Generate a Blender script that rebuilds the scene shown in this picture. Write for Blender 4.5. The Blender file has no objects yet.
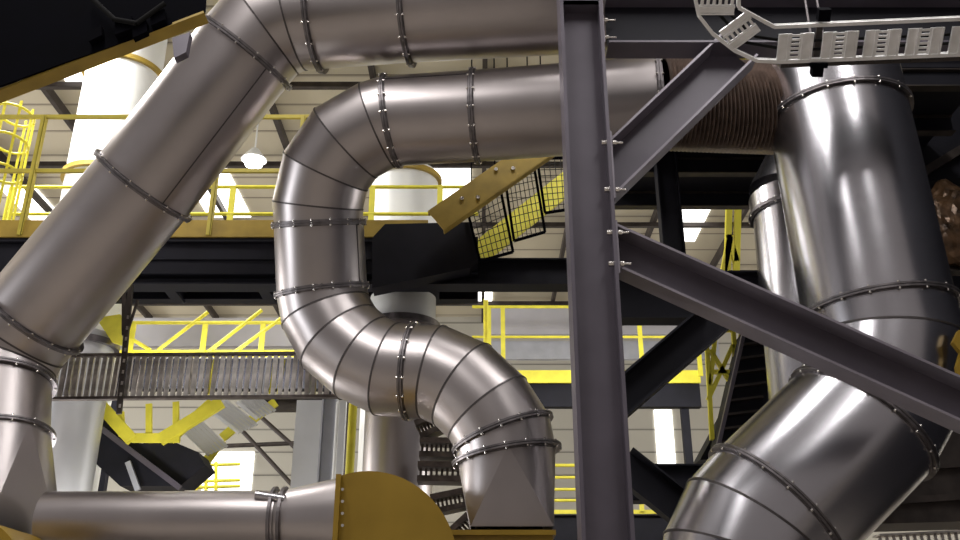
import bpy, bmesh, math, random
from mathutils import Vector, Matrix
random.seed(7)
S = bpy.context.scene
C = S.collection
# ------------------------------------------------------------------ camera
F = 950.0; PITCH = math.radians(23.0); CAM = Vector((0, 0, 1.6))
FW = Vector((0, math.cos(PITCH), math.sin(PITCH))); UP = Vector((0, -math.sin(PITCH), math.cos(PITCH)))
cd = bpy.data.cameras.new('camera'); cam = bpy.data.objects.new('camera', cd); C.objects.link(cam)
cam.location = CAM; cam.rotation_euler = (math.pi/2 + PITCH, 0, 0)
cd.sensor_width = 36.0; cd.lens = F/960*36.0; cd.clip_end = 300
S.camera = cam
# ------------------------------------------------------------------ light
S.view_settings.view_transform = 'Standard'; S.view_settings.look = 'None'
S.view_settings.gamma = 1; S.view_settings.exposure = 0.25
w = bpy.data.worlds.new('world'); S.world = w; w.use_nodes = True
w.node_tree.nodes['Background'].inputs[0].default_value = (1.0, 0.90, 0.87, 1)
w.node_tree.nodes['Background'].inputs[1].default_value = 0.19
def area(name, loc, size, energy, target=None, col=(1, .97, .95)):
    l = bpy.data.lights.new(name, 'AREA'); l.shape = 'RECTANGLE'; l.size, l.size_y = size; l.energy = energy; l.color = col
    o = bpy.data.objects.new(name, l); C.objects.link(o); o.location = loc
    if target: o.rotation_euler = (Vector(target)-Vector(loc)).to_track_quat('-Z', 'Y').to_euler()
    return o
area('skylight_light', (-4.0, 2.0, 12.4), (.9, 9.0), 520)
area('skylight_light', (4.2, 2.5, 12.4), (.8, 9.0), 500)
area('skylight_light', (0.6, 7.5, 12.7), (0.6, 3.0), 160)
area('skylight_light', (-8.0, 12.6, 12.7), (2.5, 2.0), 800)
area('skylight_light', (-9.5, 19.0, 12.6), (4.0, 3.0), 500)
area('window_light', (-24, 4, 5), (4, 5), 700, (0, 10, 7), (.93, .96, 1))  # added fill from the unseen left side
area('window_light', (-36, 22, 5.0), (10, 6), 6500, (0, 24, 11))  # added fill far left, brightens the roof and background
area('window_light', (36, 22, 5.0), (10, 6), 5000, (0, 24, 11))  # added fill far right, same purpose
area('walkway_lamp_light', (-4.5, 15.3, 6.3), (3, .3), 90, (-4.5, 17.5, 5.2))  # added fill for the left walkway and its railing
area('walkway_lamp_light', (-5.2, 12.3, 2.6), (1.5, .5), 70, (-4.6, 13.6, 5.4))  # added fill for the yellow frame and cable ladder
area('walkway_lamp_light', (3.0, 16.0, 6.6), (4, .3), 120, (2.5, 20, 5.5))  # added fill for the walkway behind the column

# ------------------------------------------------------------------ pixel rays used only to survey where things stand
def ray(x, y): return Vector(((x-480)/F, 0, 0)) + FW + UP*((270-y)/F)
def P(x, y, Y):
    d = ray(x, y); return CAM + d*(Y/d.y)
def PZ(x, y, Z):
    d = ray(x, y); return CAM + d*((Z-CAM.z)/d.z)
def R(px, p): return px*((p-CAM).dot(FW))/F

# ------------------------------------------------------------------ materials
def mat(name, col, rough=.5, metal=0, var=.15, scale=3.0, bump=0, stretch=(1, 1, 1), rvar=.08, emit=0, spec=.5):
    m = bpy.data.materials.new(name); m.use_nodes = True
    nt = m.node_tree; b = nt.nodes['Principled BSDF']; L = nt.links
    tc = nt.nodes.new('ShaderNodeTexCoord'); mp = nt.nodes.new('ShaderNodeMapping'); mp.inputs['Scale'].default_value = stretch
    L.new(tc.outputs['Object'], mp.inputs[0])
    n = nt.nodes.new('ShaderNodeTexNoise'); n.inputs['Scale'].default_value = scale; n.inputs['Detail'].default_value = 5
    L.new(mp.outputs[0], n.inputs['Vector'])
    r = nt.nodes.new('ShaderNodeValToRGB'); r.color_ramp.elements[0].position = .3; r.color_ramp.elements[1].position = .7
    r.color_ramp.elements[0].color = (*[c*(1-var) for c in col], 1); r.color_ramp.elements[1].color = (*[min(1, c*(1+var)) for c in col], 1)
    L.new(n.outputs['Fac'], r.inputs[0]); L.new(r.outputs[0], b.inputs['Base Color'])
    mr = nt.nodes.new('ShaderNodeMapRange'); mr.inputs[3].default_value = max(.05, rough-rvar); mr.inputs[4].default_value = min(1, rough+rvar)
    L.new(n.outputs['Fac'], mr.inputs[0]); L.new(mr.outputs[0], b.inputs['Roughness'])
    b.inputs['Metallic'].default_value = metal
    b.inputs['Specular IOR Level'].default_value = spec
    if bump:
        bp = nt.nodes.new('ShaderNodeBump'); bp.inputs['Strength'].default_value = bump; bp.inputs['Distance'].default_value = .02
        L.new(n.outputs['Fac'], bp.inputs['Height']); L.new(bp.outputs[0], b.inputs['Normal'])
    if emit:
        b.inputs['Emission Color'].default_value = (1, .98, .95, 1); b.inputs['Emission Strength'].default_value = emit
    return m
M = dict(
 duct=mat('brushed_duct_steel', (.45, .415, .412), .36, 1, .06, 1.3, rvar=.03),
 duct_cool=mat('galvanised_duct_steel', (.52, .51, .54), .25, 1, .06, 1.6, rvar=.03),
 seam=mat('duct_seam', (.10, .09, .09), .5, .8),
 flange=mat('flange_steel', (.19, .175, .18), .42, .85, .3, 9),
 bolt=mat('zinc_bolt', (.8, .77, .72), .25, 1, .1),
 zinc=mat('zinc_tray', (.92, .92, .90), .38, .35, .15, 6),
 steel=mat('painted_column_steel', (.105, .092, .115), .42, .15, .12, 2.5),
 steel_edge=mat('column_edge', (.22, .20, .23), .4, .3),  # paler column steel, edge highlight put into the colour
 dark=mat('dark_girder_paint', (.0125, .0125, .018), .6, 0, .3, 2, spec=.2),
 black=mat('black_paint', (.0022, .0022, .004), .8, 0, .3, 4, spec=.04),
 brownsteel=mat('brown_steel', (.05, .04, .035), .55, .3, .4, 4),
 ochre=mat('ochre_paint', (.27, .165, .010), .42, .05, .08, 3),
 ochredk=mat('ochre_beam_paint', (.42, .29, .05), .5, .05, .2, 3),
 yellow=mat('safety_yellow', (.84, .76, .06), .45, 0, .12, 4),
 olive=mat('olive_yellow_paint', (.58, .48, .07), .45, 0, .12, 4),
 white=mat('white_duct_paint', (.85, .86, .84), .45, .1, .04, 2),
 grey=mat('light_grey_paint', (.42, .43, .47), .5, .1, .1, 3),
 panel=mat('mezzanine_panel', (.46, .45, .48), .6, 0, .1, 1),
 tray=mat('cable_tray_steel', (.50, .47, .44), .4, .8, .4, 8),
 silver=mat('silver_sheet', (.62, .63, .64), .45, .5, .06, 1.5),
 traydk=mat('weathered_tray', (.13, .11, .10), .5, .7, .4, 8),
 wire=mat('wire_mesh', (.03, .03, .03), .5, .5),
 rust=mat('corrugated_hose', (.20, .15, .125), .4, .6, .25, 9),
 cable=mat('black_cable', (.012, .012, .012), .9, spec=.1),
 wrap=mat('brown_wrap', (.09, .05, .025), .3, .4, .7, 7, .8),
 concrete=mat('concrete_floor', (.28, .25, .22), .7, 0, .15, .6),
 glow=mat('lamp_glow', (1, 1, 1), .5, emit=14),
 sky=mat('daylight_panel', (1, 1, 1), .5, emit=2.6),
)
def siding(name, c1, c2, axis, period):
    m = bpy.data.materials.new(name); m.use_nodes = True; nt = m.node_tree; b = nt.nodes['Principled BSDF']; L = nt.links
    tc = nt.nodes.new('ShaderNodeTexCoord'); wv = nt.nodes.new('ShaderNodeTexWave'); wv.bands_direction = axis; wv.wave_profile = 'SAW'
    wv.inputs['Scale'].default_value = 6.2832/(20*period)*1.0; L.new(tc.outputs['Object'], wv.inputs[0])
    r = nt.nodes.new('ShaderNodeValToRGB'); e = r.color_ramp.elements
    e[0].position = 0; e[0].color = (*c2, 1); e[1].position = .10; e[1].color = (*c1, 1)
    L.new(wv.outputs['Fac'], r.inputs[0])
    n = nt.nodes.new('ShaderNodeTexNoise'); n.inputs['Scale'].default_value = .35; n.inputs['Detail'].default_value = 4; L.new(tc.outputs['Object'], n.inputs[0])
    mx = nt.nodes.new('ShaderNodeMix'); mx.data_type = 'RGBA'; mx.blend_type = 'MULTIPLY'; mx.inputs[0].default_value = .5
    L.new(r.outputs[0], mx.inputs[6]); L.new(n.outputs['Color'], mx.inputs[7]); 
    cr = nt.nodes.new('ShaderNodeMapRange'); cr.inputs[1].default_value = .3; cr.inputs[2].default_value = .7; cr.inputs[3].default_value = .75; cr.inputs[4].default_value = 1
    L.new(n.outputs['Fac'], cr.inputs[0]); L.new(cr.outputs[0], mx.inputs[7])
    L.new(mx.outputs[2], b.inputs['Base Color']); b.inputs['Roughness'].default_value = .6
    bp = nt.nodes.new('ShaderNodeBump'); bp.inputs['Strength'].default_value = .6; bp.inputs['Distance'].default_value = .08
    L.new(wv.outputs['Fac'], bp.inputs['Height']); L.new(bp.outputs[0], b.inputs['Normal'])
    return m
M['ceil'] = siding('roof_sheet', (.64, .585, .45), (.16, .13, .10), 'Y', 1.1)
M['wall'] = siding('wall_siding', (.52, .50, .43), (.12, .115, .10), 'Z', .75)

# ------------------------------------------------------------------ mesh helpers
def V(*a): return Vector(a)
class MB:
    def __init__(s): s.v = []; s.f = []; s.m = []; s.sm = []
    def add(s, vs, fs, mi=0, smooth=False):
        o = len(s.v); s.v += [tuple(v) for v in vs]
        for f in fs: s.f.append([i+o for i in f]); s.m.append(mi); s.sm.append(smooth)
    def box(s, c, dx, dy, dz, mi=0):
        "centre and three half-extent vectors"
        c = Vector(c); vs = [c+dx*a+dy*b+dz*e for a in (-1, 1) for b in (-1, 1) for e in (-1, 1)]
        fs = [(0, 1, 3, 2), (4, 6, 7, 5), (0, 4, 5, 1), (2, 3, 7, 6), (0, 2, 6, 4), (1, 5, 7, 3)]
        if dx.cross(dy).dot(dz) < 0: fs = [f[::-1] for f in fs]
        s.add(vs, fs, mi)
    def abox(s, x0, x1, y0, y1, z0, z1, mi=0):
        s.box(((x0+x1)/2, (y0+y1)/2, (z0+z1)/2), V((x1-x0)/2, 0, 0), V(0, (y1-y0)/2, 0), V(0, 0, (z1-z0)/2), mi)
    def bar(s, a, b, w, h, up=V(0, 0, 1), mi=0):
        a = Vector(a); b = Vector(b); d = (b-a).normalized()
        side = d.cross(up)
        if side.length < 1e-4: side = d.cross(V(0, 1, 0))
        side.normalize(); u = side.cross(d).normalized()
        s.box((a+b)/2, (b-a)/2, side*w/2, u*h/2, mi)
    def tube(s, a, b, r, r2=None, n=12, mi=0, caps=True):
        a = Vector(a); b = Vector(b); r2 = r if r2 is None else r2
        d = (b-a).normalized(); x = d.orthogonal().normalized(); y = d.cross(x)
        vs = [a+(x*math.cos(t)+y*math.sin(t))*r for t in [2*math.pi*i/n for i in range(n)]]
        vs += [b+(x*math.cos(t)+y*math.sin(t))*r2 for t in [2*math.pi*i/n for i in range(n)]]
        s.add(vs, [(i, (i+1) % n, n+(i+1) % n, n+i) for i in range(n)], mi, True)
        if caps: s.add(vs, [tuple(range(n))[::-1], tuple(range(n, 2*n))], mi)
    def ringband(s, c, d, r0, r1, t, n=48, mi=0):
        "flat ring of inner r0, outer r1, thickness t"
        c = Vector(c); d = Vector(d).normalized(); x = d.orthogonal().normalized(); y = d.cross(x)
        vs = []
        for (r, o) in ((r0, -t/2), (r1, -t/2), (r1, t/2), (r0, t/2)):
            vs += [c+d*o+(x*math.cos(2*math.pi*i/n)+y*math.sin(2*math.pi*i/n))*r for i in range(n)]
        fs = []
        for k in range(4):
            k2 = (k+1) % 4
            fs += [(k*n+i, k*n+(i+1) % n, k2*n+(i+1) % n, k2*n+i) for i in range(n)]
        s.add(vs, fs, mi)
    def poly(s, pts, depth, mi=0):
        "extrude polygon by vector depth"
        n = len(pts); pts = [Vector(p) for p in pts]; vs = pts+[p+depth for p in pts]
        s.add(vs, [tuple(range(n)), tuple(range(n, 2*n))[::-1]]+[(i, i+n, (i+1) % n+n, (i+1) % n) for i in range(n)], mi)
    def path(s, pts, r, n=8, mi=0):
        for a, b in zip(pts, pts[1:]): s.tube(a, b, r, n=n, mi=mi)
    def build(s, name, mats, parent=None, origin=None):
        me = bpy.data.meshes.new(name); org = Vector(origin) if origin is not None else (Vector(parent.location) if parent and parent.parent is None else V(0, 0, 0))
        if parent is not None:
            org = V(0, 0, 0); p = parent
            while p: org += Vector(p.location); p = p.parent
            loc = V(0, 0, 0)
        else: loc = org
        me.from_pydata([tuple(Vector(v)-org) for v in s.v], [], s.f)
        for m in (mats if isinstance(mats, (list, tuple)) else [mats]): me.materials.append(M[m] if isinstance(m, str) else m)
        me.polygons.foreach_set('material_index', s.m); me.polygons.foreach_set('use_smooth', s.sm)
        bm = bmesh.new(); bm.from_mesh(me); bmesh.ops.recalc_face_normals(bm, faces=bm.faces); bm.to_mesh(me); bm.free()
        me.update(); o = bpy.data.objects.new(name, me); C.objects.link(o); o.location = loc
        if parent: o.parent = parent
        return o
def tag(o, label, cat=None, group=None, kind=None):
    o['label'] = label
    if cat: o['category'] = cat
    if group: o['group'] = group
    if kind: o['kind'] = kind
    return o
def thing(name, loc, label, cat, group=None):
    o = bpy.data.objects.new(name, None); C.objects.link(o); o.location = loc; o.empty_display_size = .2
    return tag(o, label, cat, group)
def struct(name, mb, m):
    o = mb.build(name, m); o['kind'] = 'structure'; return o

# ------------------------------------------------------------------ duct builder
NR = 56
def proj(p):
    q = Vector(p)-CAM; z = q.dot(FW); return (480+F*q.x/z, 270-F*q.dot(UP)/z)
def duct_run(pts, radii, parent, spec, mats=('duct', 'seam')):
    "mitred sheet-metal run; spec = (part name, first point, last point, long seam survey point or None)"
    pts = [Vector(p) for p in pts]; n = len(pts)
    if not isinstance(radii, (list, tuple)): radii = [radii]*n
    dirs = [(pts[i+1]-pts[i]).normalized() for i in range(n-1)]
    nor = [dirs[0]]+[(dirs[i-1]+dirs[i]).normalized() for i in range(1, n-1)]+[dirs[-1]]
    x = dirs[0].cross(V(0, 1, 0)); x = x.normalized() if x.length > .05 else dirs[0].orthogonal().normalized()
    xs = []
    for d in dirs: x = (x-d*x.dot(d)).normalized(); xs.append(x)
    for name, i0, i1, seam in spec:
        mb = MB()
        for i in range(i0, i1):
            d = dirs[i]; x = xs[i]; y = d.cross(x); r0, r1 = [], []
            for k in range(NR):
                t = 2*math.pi*k/NR; e = x*math.cos(t)+y*math.sin(t)
                a = pts[i]+e*radii[i]; a -= d*((a-pts[i]).dot(nor[i])/d.dot(nor[i]))
                b = pts[i+1]+e*radii[i+1]; b -= d*((b-pts[i+1]).dot(nor[i+1])/d.dot(nor[i+1]))
                r0.append(a); r1.append(b)
            mb.add(r0+r1, [(k, (k+1) % NR, NR+(k+1) % NR, NR+k) for k in range(NR)], 0, True)
            if i+1 < i1:
                w = nor[i+1]*.010; c = pts[i+1]; o = [c+(p-c)*1.012 for p in r1]
                vs = [p-w for p in r1]+[p-w for p in o]+[p+w for p in o]+[p+w for p in r1]
                mb.add(vs, [(q*NR+k, q*NR+(k+1) % NR, (q+1)*NR+(k+1) % NR, (q+1)*NR+k) for q in range(3) for k in range(NR)], 1)
            if seam:
                best = None
                for k in range(NR):
                    m_ = (r0[k]+r1[k])/2; c = (pts[i]+pts[i+1])/2
                    if (m_-c).dot(CAM-c) < 0: continue
                    u = proj(m_); dist = math.hypot(u[0]-seam[0], u[1]-seam[1])
                    if best is None or dist < best[0]: best = (dist, k, (m_-c).normalized())
                k, ea = best[1], best[2]; mb.bar(r0[k]+ea*.001, r1[k]+ea*.001, .014, .008, ea, 1)
        mb.build(name, mats, parent)
    return pts, nor
def duct_part(pts, radii, parent, name, mats=('duct', 'seam'), **k):
    return duct_run(pts, radii, parent, [(name, 0, len(pts)-1, None)], mats)
def transition(c, nrm, r, e, hw, parent, rot=0):
    "round-to-square sheet piece: four flat triangles and four rolled corners"
    nrm = Vector(nrm).normalized(); nrm = -nrm if nrm.z < 0 else nrm; mb = MB(); n4 = 64; top = []; bot = []
    for k in range(n4):
        t = 2*math.pi*k/n4+rot; a_, b_ = math.cos(t), math.sin(t)
        p = V(a_*r, b_*r, 0); p.z = -(nrm.x*p.x+nrm.y*p.y)/nrm.z; top.append(c+p)
        q = (k*4//n4); cr, sr = math.cos(rot), math.sin(rot); u_, w_ = hw*(1, -1, -1, 1)[q], hw*(1, 1, -1, -1)[q]; bot.append(e+V(u_*cr-w_*sr, u_*sr+w_*cr, 0))
    for q in range(4):
        i0 = q*16; arc = [top[(i0+j) % n4] for j in range(17)]; corner = bot[i0+4]; nxt = bot[(i0+20) % n4]
        mb.add(arc+[corner], [(j, j+1, 17) for j in range(16)], 0, True)
        mb.add([top[(i0+16) % n4], nxt, corner], [(0, 1, 2)], 0, False)
    return mb.build('transition', 'duct', parent)
def flange(c, d, r, parent, nb=16, lip=.05, name='flange', m='flange', th=.03, phase=.1):
    c = Vector(c); d = Vector(d).normalized()
    lip *= .75; mb = MB(); mb.ringband(c-d*.013, d, r-.01, r+lip, .02); mb.ringband(c+d*.013, d, r-.01, r+lip*.93, .02)
    mb.ringband(c, d, r-.01, r+.007, .075)
    f = mb.build(name, m, parent)
    x = d.orthogonal().normalized(); y = d.cross(x); proto = None
    for k in range(nb):
        t = 2*math.pi*(k+phase)/nb; p = c+(x*math.cos(t)+y*math.sin(t))*(r+lip*.62)
        if (p-c).dot(CAM-c) < -0.25*r: continue          # only the side the photograph shows
        if proto is None:
            b = MB(); b.tube(-d*.045, d*.045, .007, n=6); b.tube(-d*.040, -d*.023, .015, n=6); b.tube(d*.023, d*.040, .015, n=6)
            proto = b.build('bolt', 'bolt'); o = proto
        else: o = proto.copy(); C.objects.link(o)
        o.parent = f; o.location = p-Vector(parent.location)
    return f
def poly_mid(a, b, t): return a+(b-a)*t

# ------------------------------------------------------------------ setting: floor, roof, back wall
ZC = 13.0; YB = 31.0
b = MB(); b.abox(-45, 45, -16, YB, -.2, 0); struct('floor', b, 'concrete')
b = MB(); b.abox(-45, 45, 9.0, YB+.3, ZC, ZC+.2); struct('ceiling', b, 'ceil')
b = MB(); b.abox(-45, 45, YB, YB+.3, 0, ZC); struct('wall_back', b, 'wall')
b = MB(); b.abox(8.6, 8.8, 3.0, 13.5, 0, 12.5); struct('wall_right', b, 'dark')  # unseen dark wall, added to block light from the biggest duct's right side
n = 1
for X in [-16+2.3*k for k in range(15)]:                                    # roof trusses running away from the viewer
    b = MB(); b.abox(X-.05, X+.05, 10, YB, ZC-.22, ZC); struct('trim_%d' % n, b, 'brownsteel'); n += 1
for Y in (13.2, 16.5, 19.8, 23.1, 26.4, 29.0):
    b = MB(); b.abox(-40, 40, Y-.06, Y+.06, ZC-.34, ZC-.22); struct('trim_%d' % n, b, 'brownsteel'); n += 1
# daylight panels in roof and wall
wn = 1
def skylight(x0, x1, y0, y1):
    global wn
    a = PZ(x0, y1, ZC); c = PZ(x1, y0, ZC)
    ax = PZ((x0+x1)/2, (y0+y1)/2, ZC).x; hw = R((x1-x0)/2, a)
    b = MB(); b.abox(ax-hw, ax+hw, a.y, c.y, ZC-.05, ZC+.01); o = struct('window_%d' % wn, b, 'sky'); wn += 1
def wallwin(x0, x1, y0, y1):
    global wn
    a = P(x0, y0, YB-.03); c = P(x1, y1, YB-.03)
    b = MB(); b.abox(a.x, c.x, YB-.06, YB+.01, c.z, a.z); struct('window_%d' % wn, b, 'sky'); wn += 1
skylight(680, 706, 190, 240)
wallwin(654, 676, 410, 468)
wallwin(206, 250, 452, 500)
skylight(908, 940, 165, 215)
skylight(62, 92, 62, 84)
skylight(196, 238, 168, 216)
skylight(436, 470, 160, 212)
skylight(470, 492, 288, 300)
skylight(20, 52, 186, 226)

# ------------------------------------------------------------------ beams
def ibeam_mb(A, B, w, h, up, tf=.022, tw=.016, back=0):
    mb = MB(); A = Vector(A); B = Vector(B); d = (B-A).normalized(); side = d.cross(up).normalized(); u = side.cross(d)
    o = u*(h/2-tf/2)
    bk = side*back*(1 if side.y > 0 else -1); mb.bar(A+bk, B+bk, tw, h-2*tf, up, 0); mb.bar(A+o, B+o, w, tf, up, 1); mb.bar(A-o, B-o, w, tf, up, 1)
    return mb
def beam(name, A, B, w, h, up, label, cat='beam', mats=('steel', 'steel'), group=None, bolts=(), back=0):
    t = thing(name, A, label, cat, group)
    ibeam_mb(A, B, w, h, Vector(up), back=back).build('beam_body', mats, t)
    d = (Vector(B)-Vector(A)).normalized()
    for p in bolts:
        m = MB(); m.tube(Vector(p)+V(0, -.09, 0), Vector(p)+V(0, .03, 0), .014, n=8); m.tube(Vector(p)+V(0, -.05, 0), Vector(p)+V(0, -.02, 0), .028, n=6); m.build('bolt', 'bolt', t)
    return t
def trim(t, x):
    for o in t.children:
        bm = bmesh.new(); bm.from_mesh(o.data)
        g = bmesh.ops.bisect_plane(bm, geom=bm.verts[:]+bm.edges[:]+bm.faces[:], plane_co=V(x-t.location.x, 0, 0), plane_no=V(-1, 0, 0), clear_outer=True)
        bmesh.ops.holes_fill(bm, edges=[e for e in bm.edges if e.is_boundary]); bm.to_mesh(o.data); bm.free()
def hbolts(t, pts, sx=1):
    for p in pts:
        m = MB(); p = Vector(p); m.tube(p, p+V(.13*sx, 0, 0), .011, n=8); m.tube(p+V(.03*sx, 0, 0), p+V(.055*sx, 0, 0), .026, n=6); m.build('bolt', 'bolt', t)

YC = 7.5
cA = P(604, 540, YC); cB = P(580, 0, YC); cx = (cA.x+cB.x)/2
wcol = R(44, P(590, 150, YC))
col = thing('steel_column', (cx, YC, 0), 'tall grey purple steel column standing in front of the ducts', 'column')
ibeam_mb((cx, YC, 0), (cx, YC, 8.55), .34, wcol, V(1, 0, 0), .03, .022).build('column_shaft', ('steel', 'steel'), col)
m = MB(); m.abox(cx-wcol/2-.05, cx+wcol/2+.05, YC-.25, YC+.25, 0, .04); m.build('base_plate', 'steel', col)
zt = P(580, 14, YC).z
m = MB(); m.abox(cx-wcol/2+.031, cx+wcol/2-.031, YC-.165, YC-.012, zt, zt+.03); m.abox(cx-wcol/2+.031, cx+wcol/2-.031, YC-.165, YC-.14, zt, 8.5); m.build('stiffener_plate', 'steel', col)
xr = cx+wcol/2
for (y0, y1) in ((140, 206), (228, 280)):
    z1 = P(610, y0, YC).z; z0 = P(612, y1, YC).z
    m = MB(); m.abox(xr, xr+.016, YC-.16, YC+.16, z0, z1); g = m.build('end_plate', 'steel_edge', col)
    for z in (z0+.1, z1-.1):
        hb = MB(); p = V(xr+.016, YC-.12, z); hb.tube(p, p+V(.10, 0, 0), .011, n=8); hb.tube(p+V(.01, 0, 0), p+V(.04, 0, 0), .026, n=6); hb.tube(p+V(-.09, 0, 0), p+V(-.045, 0, 0), .026, n=6)
        hb.build('bolt', 'bolt', g)
# braces attached to the column, lying in the column plane
def inplane(name, a, b, wpx, label, w=.24, Y=YC, mats=('steel', 'steel_edge'), cat='beam', back=.105):
    A = P(*a, Y); B = P(*b, Y)
    h = R(wpx, (A+B)/2)
    return beam(name, A, B, w, h, (0, 0, 1), label, cat, mats, back=back)
bt = inplane('diagonal_brace', (590, 193), (738, 50), 44, 'grey steel brace rising from the column up to the curved cable tray')
trim(bt, xr+.017)
bt = inplane('diagonal_brace', (590, 239), (985, 416), 44, 'long grey steel brace sloping down right across the biggest duct')
trim(bt, xr+.017)
# overhead beam
A = P(606, 28, YC-.0); B = PZ(1010, -12, A.z); B = V(B.x, YC, A.z)
ob = thing('overhead_beam', A, 'dark horizontal steel beam running right from the column top above the cable tray', 'beam')
h = R(54, A); ibeam_mb(A, V(5.6, YC, A.z), .26, h, V(0, 0, 1)).build('beam_body', ('dark', 'steel'), ob)
hbolts(ob, [(xr+.0, YC-.08, A.z-.17), (xr, YC-.08, A.z+.03)])
m = MB(); m.abox(xr, xr+.014, YC-.13, YC+.13, A.z-h/2, A.z+h/2); m.build('end_plate', 'steel_edge', ob)

# rear beams right of the column
inplane('diagonal_brace', (722, 312), (606, 412), 34, 'dark steel brace sloping down left behind the column below the long brace', Y=9.0, mats=('dark', 'dark'))
YG = 12.2
A = P(470, 275, YG); B = V(9.5, YG, A.z)
t = beam('floor_girder', V(-5.2, YG, A.z), V(2.2, YG, A.z), .3, R(28, A), (0, 0, 1), 'long black horizontal girder under the ochre edged platform left of the column', mats=('dark', 'dark'))
A = P(640, 298, YG-.9)
t = beam('floor_girder', V(1.7, YG-.9, A.z), V(5.4, YG-.9, A.z), .3, R(50, A), (0, 0, 1), 'deep black girder just right of the column under the long brace', mats=('dark', 'dark'))
A = P(640, 484, YG)
beam('floor_girder', V(P(625, 484, YG).x, YG, A.z), V(P(735, 484, YG).x, YG, A.z), .3, R(36, A), (0, 0, 1), 'low black girder right of the column, left of the lowest big duct bend', mats=('dark', 'dark'))
inplane('diagonal_brace', (622, 462), (720, 540), 34, 'black diagonal strut in the bottom gap right of the column', Y=11.6, mats=('dark', 'dark'))
pA = P(674, 262, 12.6); pB = P(673, 150, 12.6)
t = thing('hanger_post', V(pA.x, 12.6, 6.6), 'dark square post hanging between roof deck and girder', 'post')
ibeam_mb(V(pA.x, 12.6, 6.5), V(pA.x, 12.6, 8.9), .22, R(22, pA), V(1, 0, 0)).build('post_body', ('dark', 'dark'), t)

# upper dark deck on the right
zd = P(700, 195, 14).z; yn = 10.4
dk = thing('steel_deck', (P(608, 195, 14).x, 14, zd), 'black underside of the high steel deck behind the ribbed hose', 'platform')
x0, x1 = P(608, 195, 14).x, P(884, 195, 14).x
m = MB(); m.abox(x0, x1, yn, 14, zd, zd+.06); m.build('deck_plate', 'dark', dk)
for y in (yn+.08, 11.6, 12.8, 13.92):
    ibeam_mb(V(x0, y, zd-.14), V(x1, y, zd-.14), .14, .27, V(0, 0, 1), .016, .012).build('joist', ('dark', 'brownsteel'), dk)
# dark plant on the far right
def slab(name, pts, Y, th, m, label, cat, mats2=None):
    t = thing(name, P(*pts[0], Y), label, cat)
    mb = MB(); mb.poly([P(x, y, Y) for x, y in pts], V(0, th, 0)); mb.build('body_panel', m, t)
    return t, mb
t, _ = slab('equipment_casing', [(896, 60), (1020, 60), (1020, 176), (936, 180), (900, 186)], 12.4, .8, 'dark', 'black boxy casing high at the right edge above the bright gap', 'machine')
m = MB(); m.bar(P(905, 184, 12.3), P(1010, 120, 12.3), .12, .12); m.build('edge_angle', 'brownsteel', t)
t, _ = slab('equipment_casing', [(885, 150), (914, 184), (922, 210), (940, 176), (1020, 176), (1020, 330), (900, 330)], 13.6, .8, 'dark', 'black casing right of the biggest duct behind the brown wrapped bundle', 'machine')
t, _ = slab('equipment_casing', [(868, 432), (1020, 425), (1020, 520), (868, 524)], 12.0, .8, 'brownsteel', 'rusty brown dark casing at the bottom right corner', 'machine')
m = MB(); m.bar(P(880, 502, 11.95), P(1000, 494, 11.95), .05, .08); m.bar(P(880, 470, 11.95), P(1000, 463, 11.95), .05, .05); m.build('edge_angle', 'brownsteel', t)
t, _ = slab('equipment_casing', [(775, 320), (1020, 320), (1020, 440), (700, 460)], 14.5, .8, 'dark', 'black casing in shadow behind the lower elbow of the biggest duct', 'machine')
A = P(900, 262, 11.6)
beam('cross_girder', V(A.x, 11.6, A.z), V(A.x+2.2, 11.6, A.z), .2, R(24, A), (0, 0, 1), 'brownish girder end at the right edge below the brown bundle', mats=('brownsteel', 'brownsteel'))
# brown wrapped bundle
bm = bmesh.new(); bmesh.ops.create_icosphere(bm, subdivisions=4, radius=1)
c0 = P(956, 226, 11.5); rr = random.Random(3)
from mathutils import noise
for v in bm.verts:
    p = v.co.copy(); k = 1+.22*noise.noise(p*2.3)+.10*abs(noise.noise(p*6))
    v.co = V(p.x*.44*k, p.y*.3*k, p.z*.60*k)
me = bpy.data.meshes.new('wrapped_bundle'); bm.to_mesh(me); bm.free(); me.materials.append(M['wrap'])
o = bpy.data.objects.new('wrapped_bundle', me); C.objects.link(o); o.location = c0
tag(o, 'crumpled brown wrapped bundle at the right edge beside the biggest duct', 'bundle')
# yellow guard at right edge
t = thing('yellow_bracket', P(955, 352, 8.5), 'small ochre yellow bracket at the right edge above the end of the long brace', 'bracket')
m = MB(); m.poly([P(x, y, 8.5) for x, y in ((953, 342), (959, 330), (979, 330), (979, 378), (959, 378), (957, 366), (961, 352))], V(0, .06, 0)); m.build('bracket_plate', 'ochre', t)

# ------------------------------------------------------------------ ducts
# S-duct: the top run stands a little nearer than the lower bends
YS = 10.5; YT0 = 9.8
def S_(x, y, Y=10.5): return P(x, y, Y)
pc = P(392, 121, YT0); zs = pc.z
rs = R(45, pc)
sd = thing('s_shaped_duct', S_(505, 530), 'S shaped steel duct with bolted flanges winding down the middle to the ochre fan', 'duct')
hend = PZ(658, 103, zs); h1 = PZ(476, 116, zs)
low = S_(507, 456)
path = [hend, h1, pc, S_(378, 125, 9.83), S_(346, 143, 9.95), S_(326, 171, 10.12), S_(318, 205, 10.33), S_(319, 224, 10.43),
        S_(322, 291, 10.75), S_(326, 312, 10.8), S_(340, 338, 10.8), S_(364, 358, 10.75), S_(388, 369, 10.7), S_(412, 371, 10.66),
        S_(434, 372, 10.62), S_(463, 385, 10.55), S_(488, 409, 10.5), S_(503, 434), low]
rad = [rs]*8+[rs*1.01]*9+[rs*1.02]*2
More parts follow.
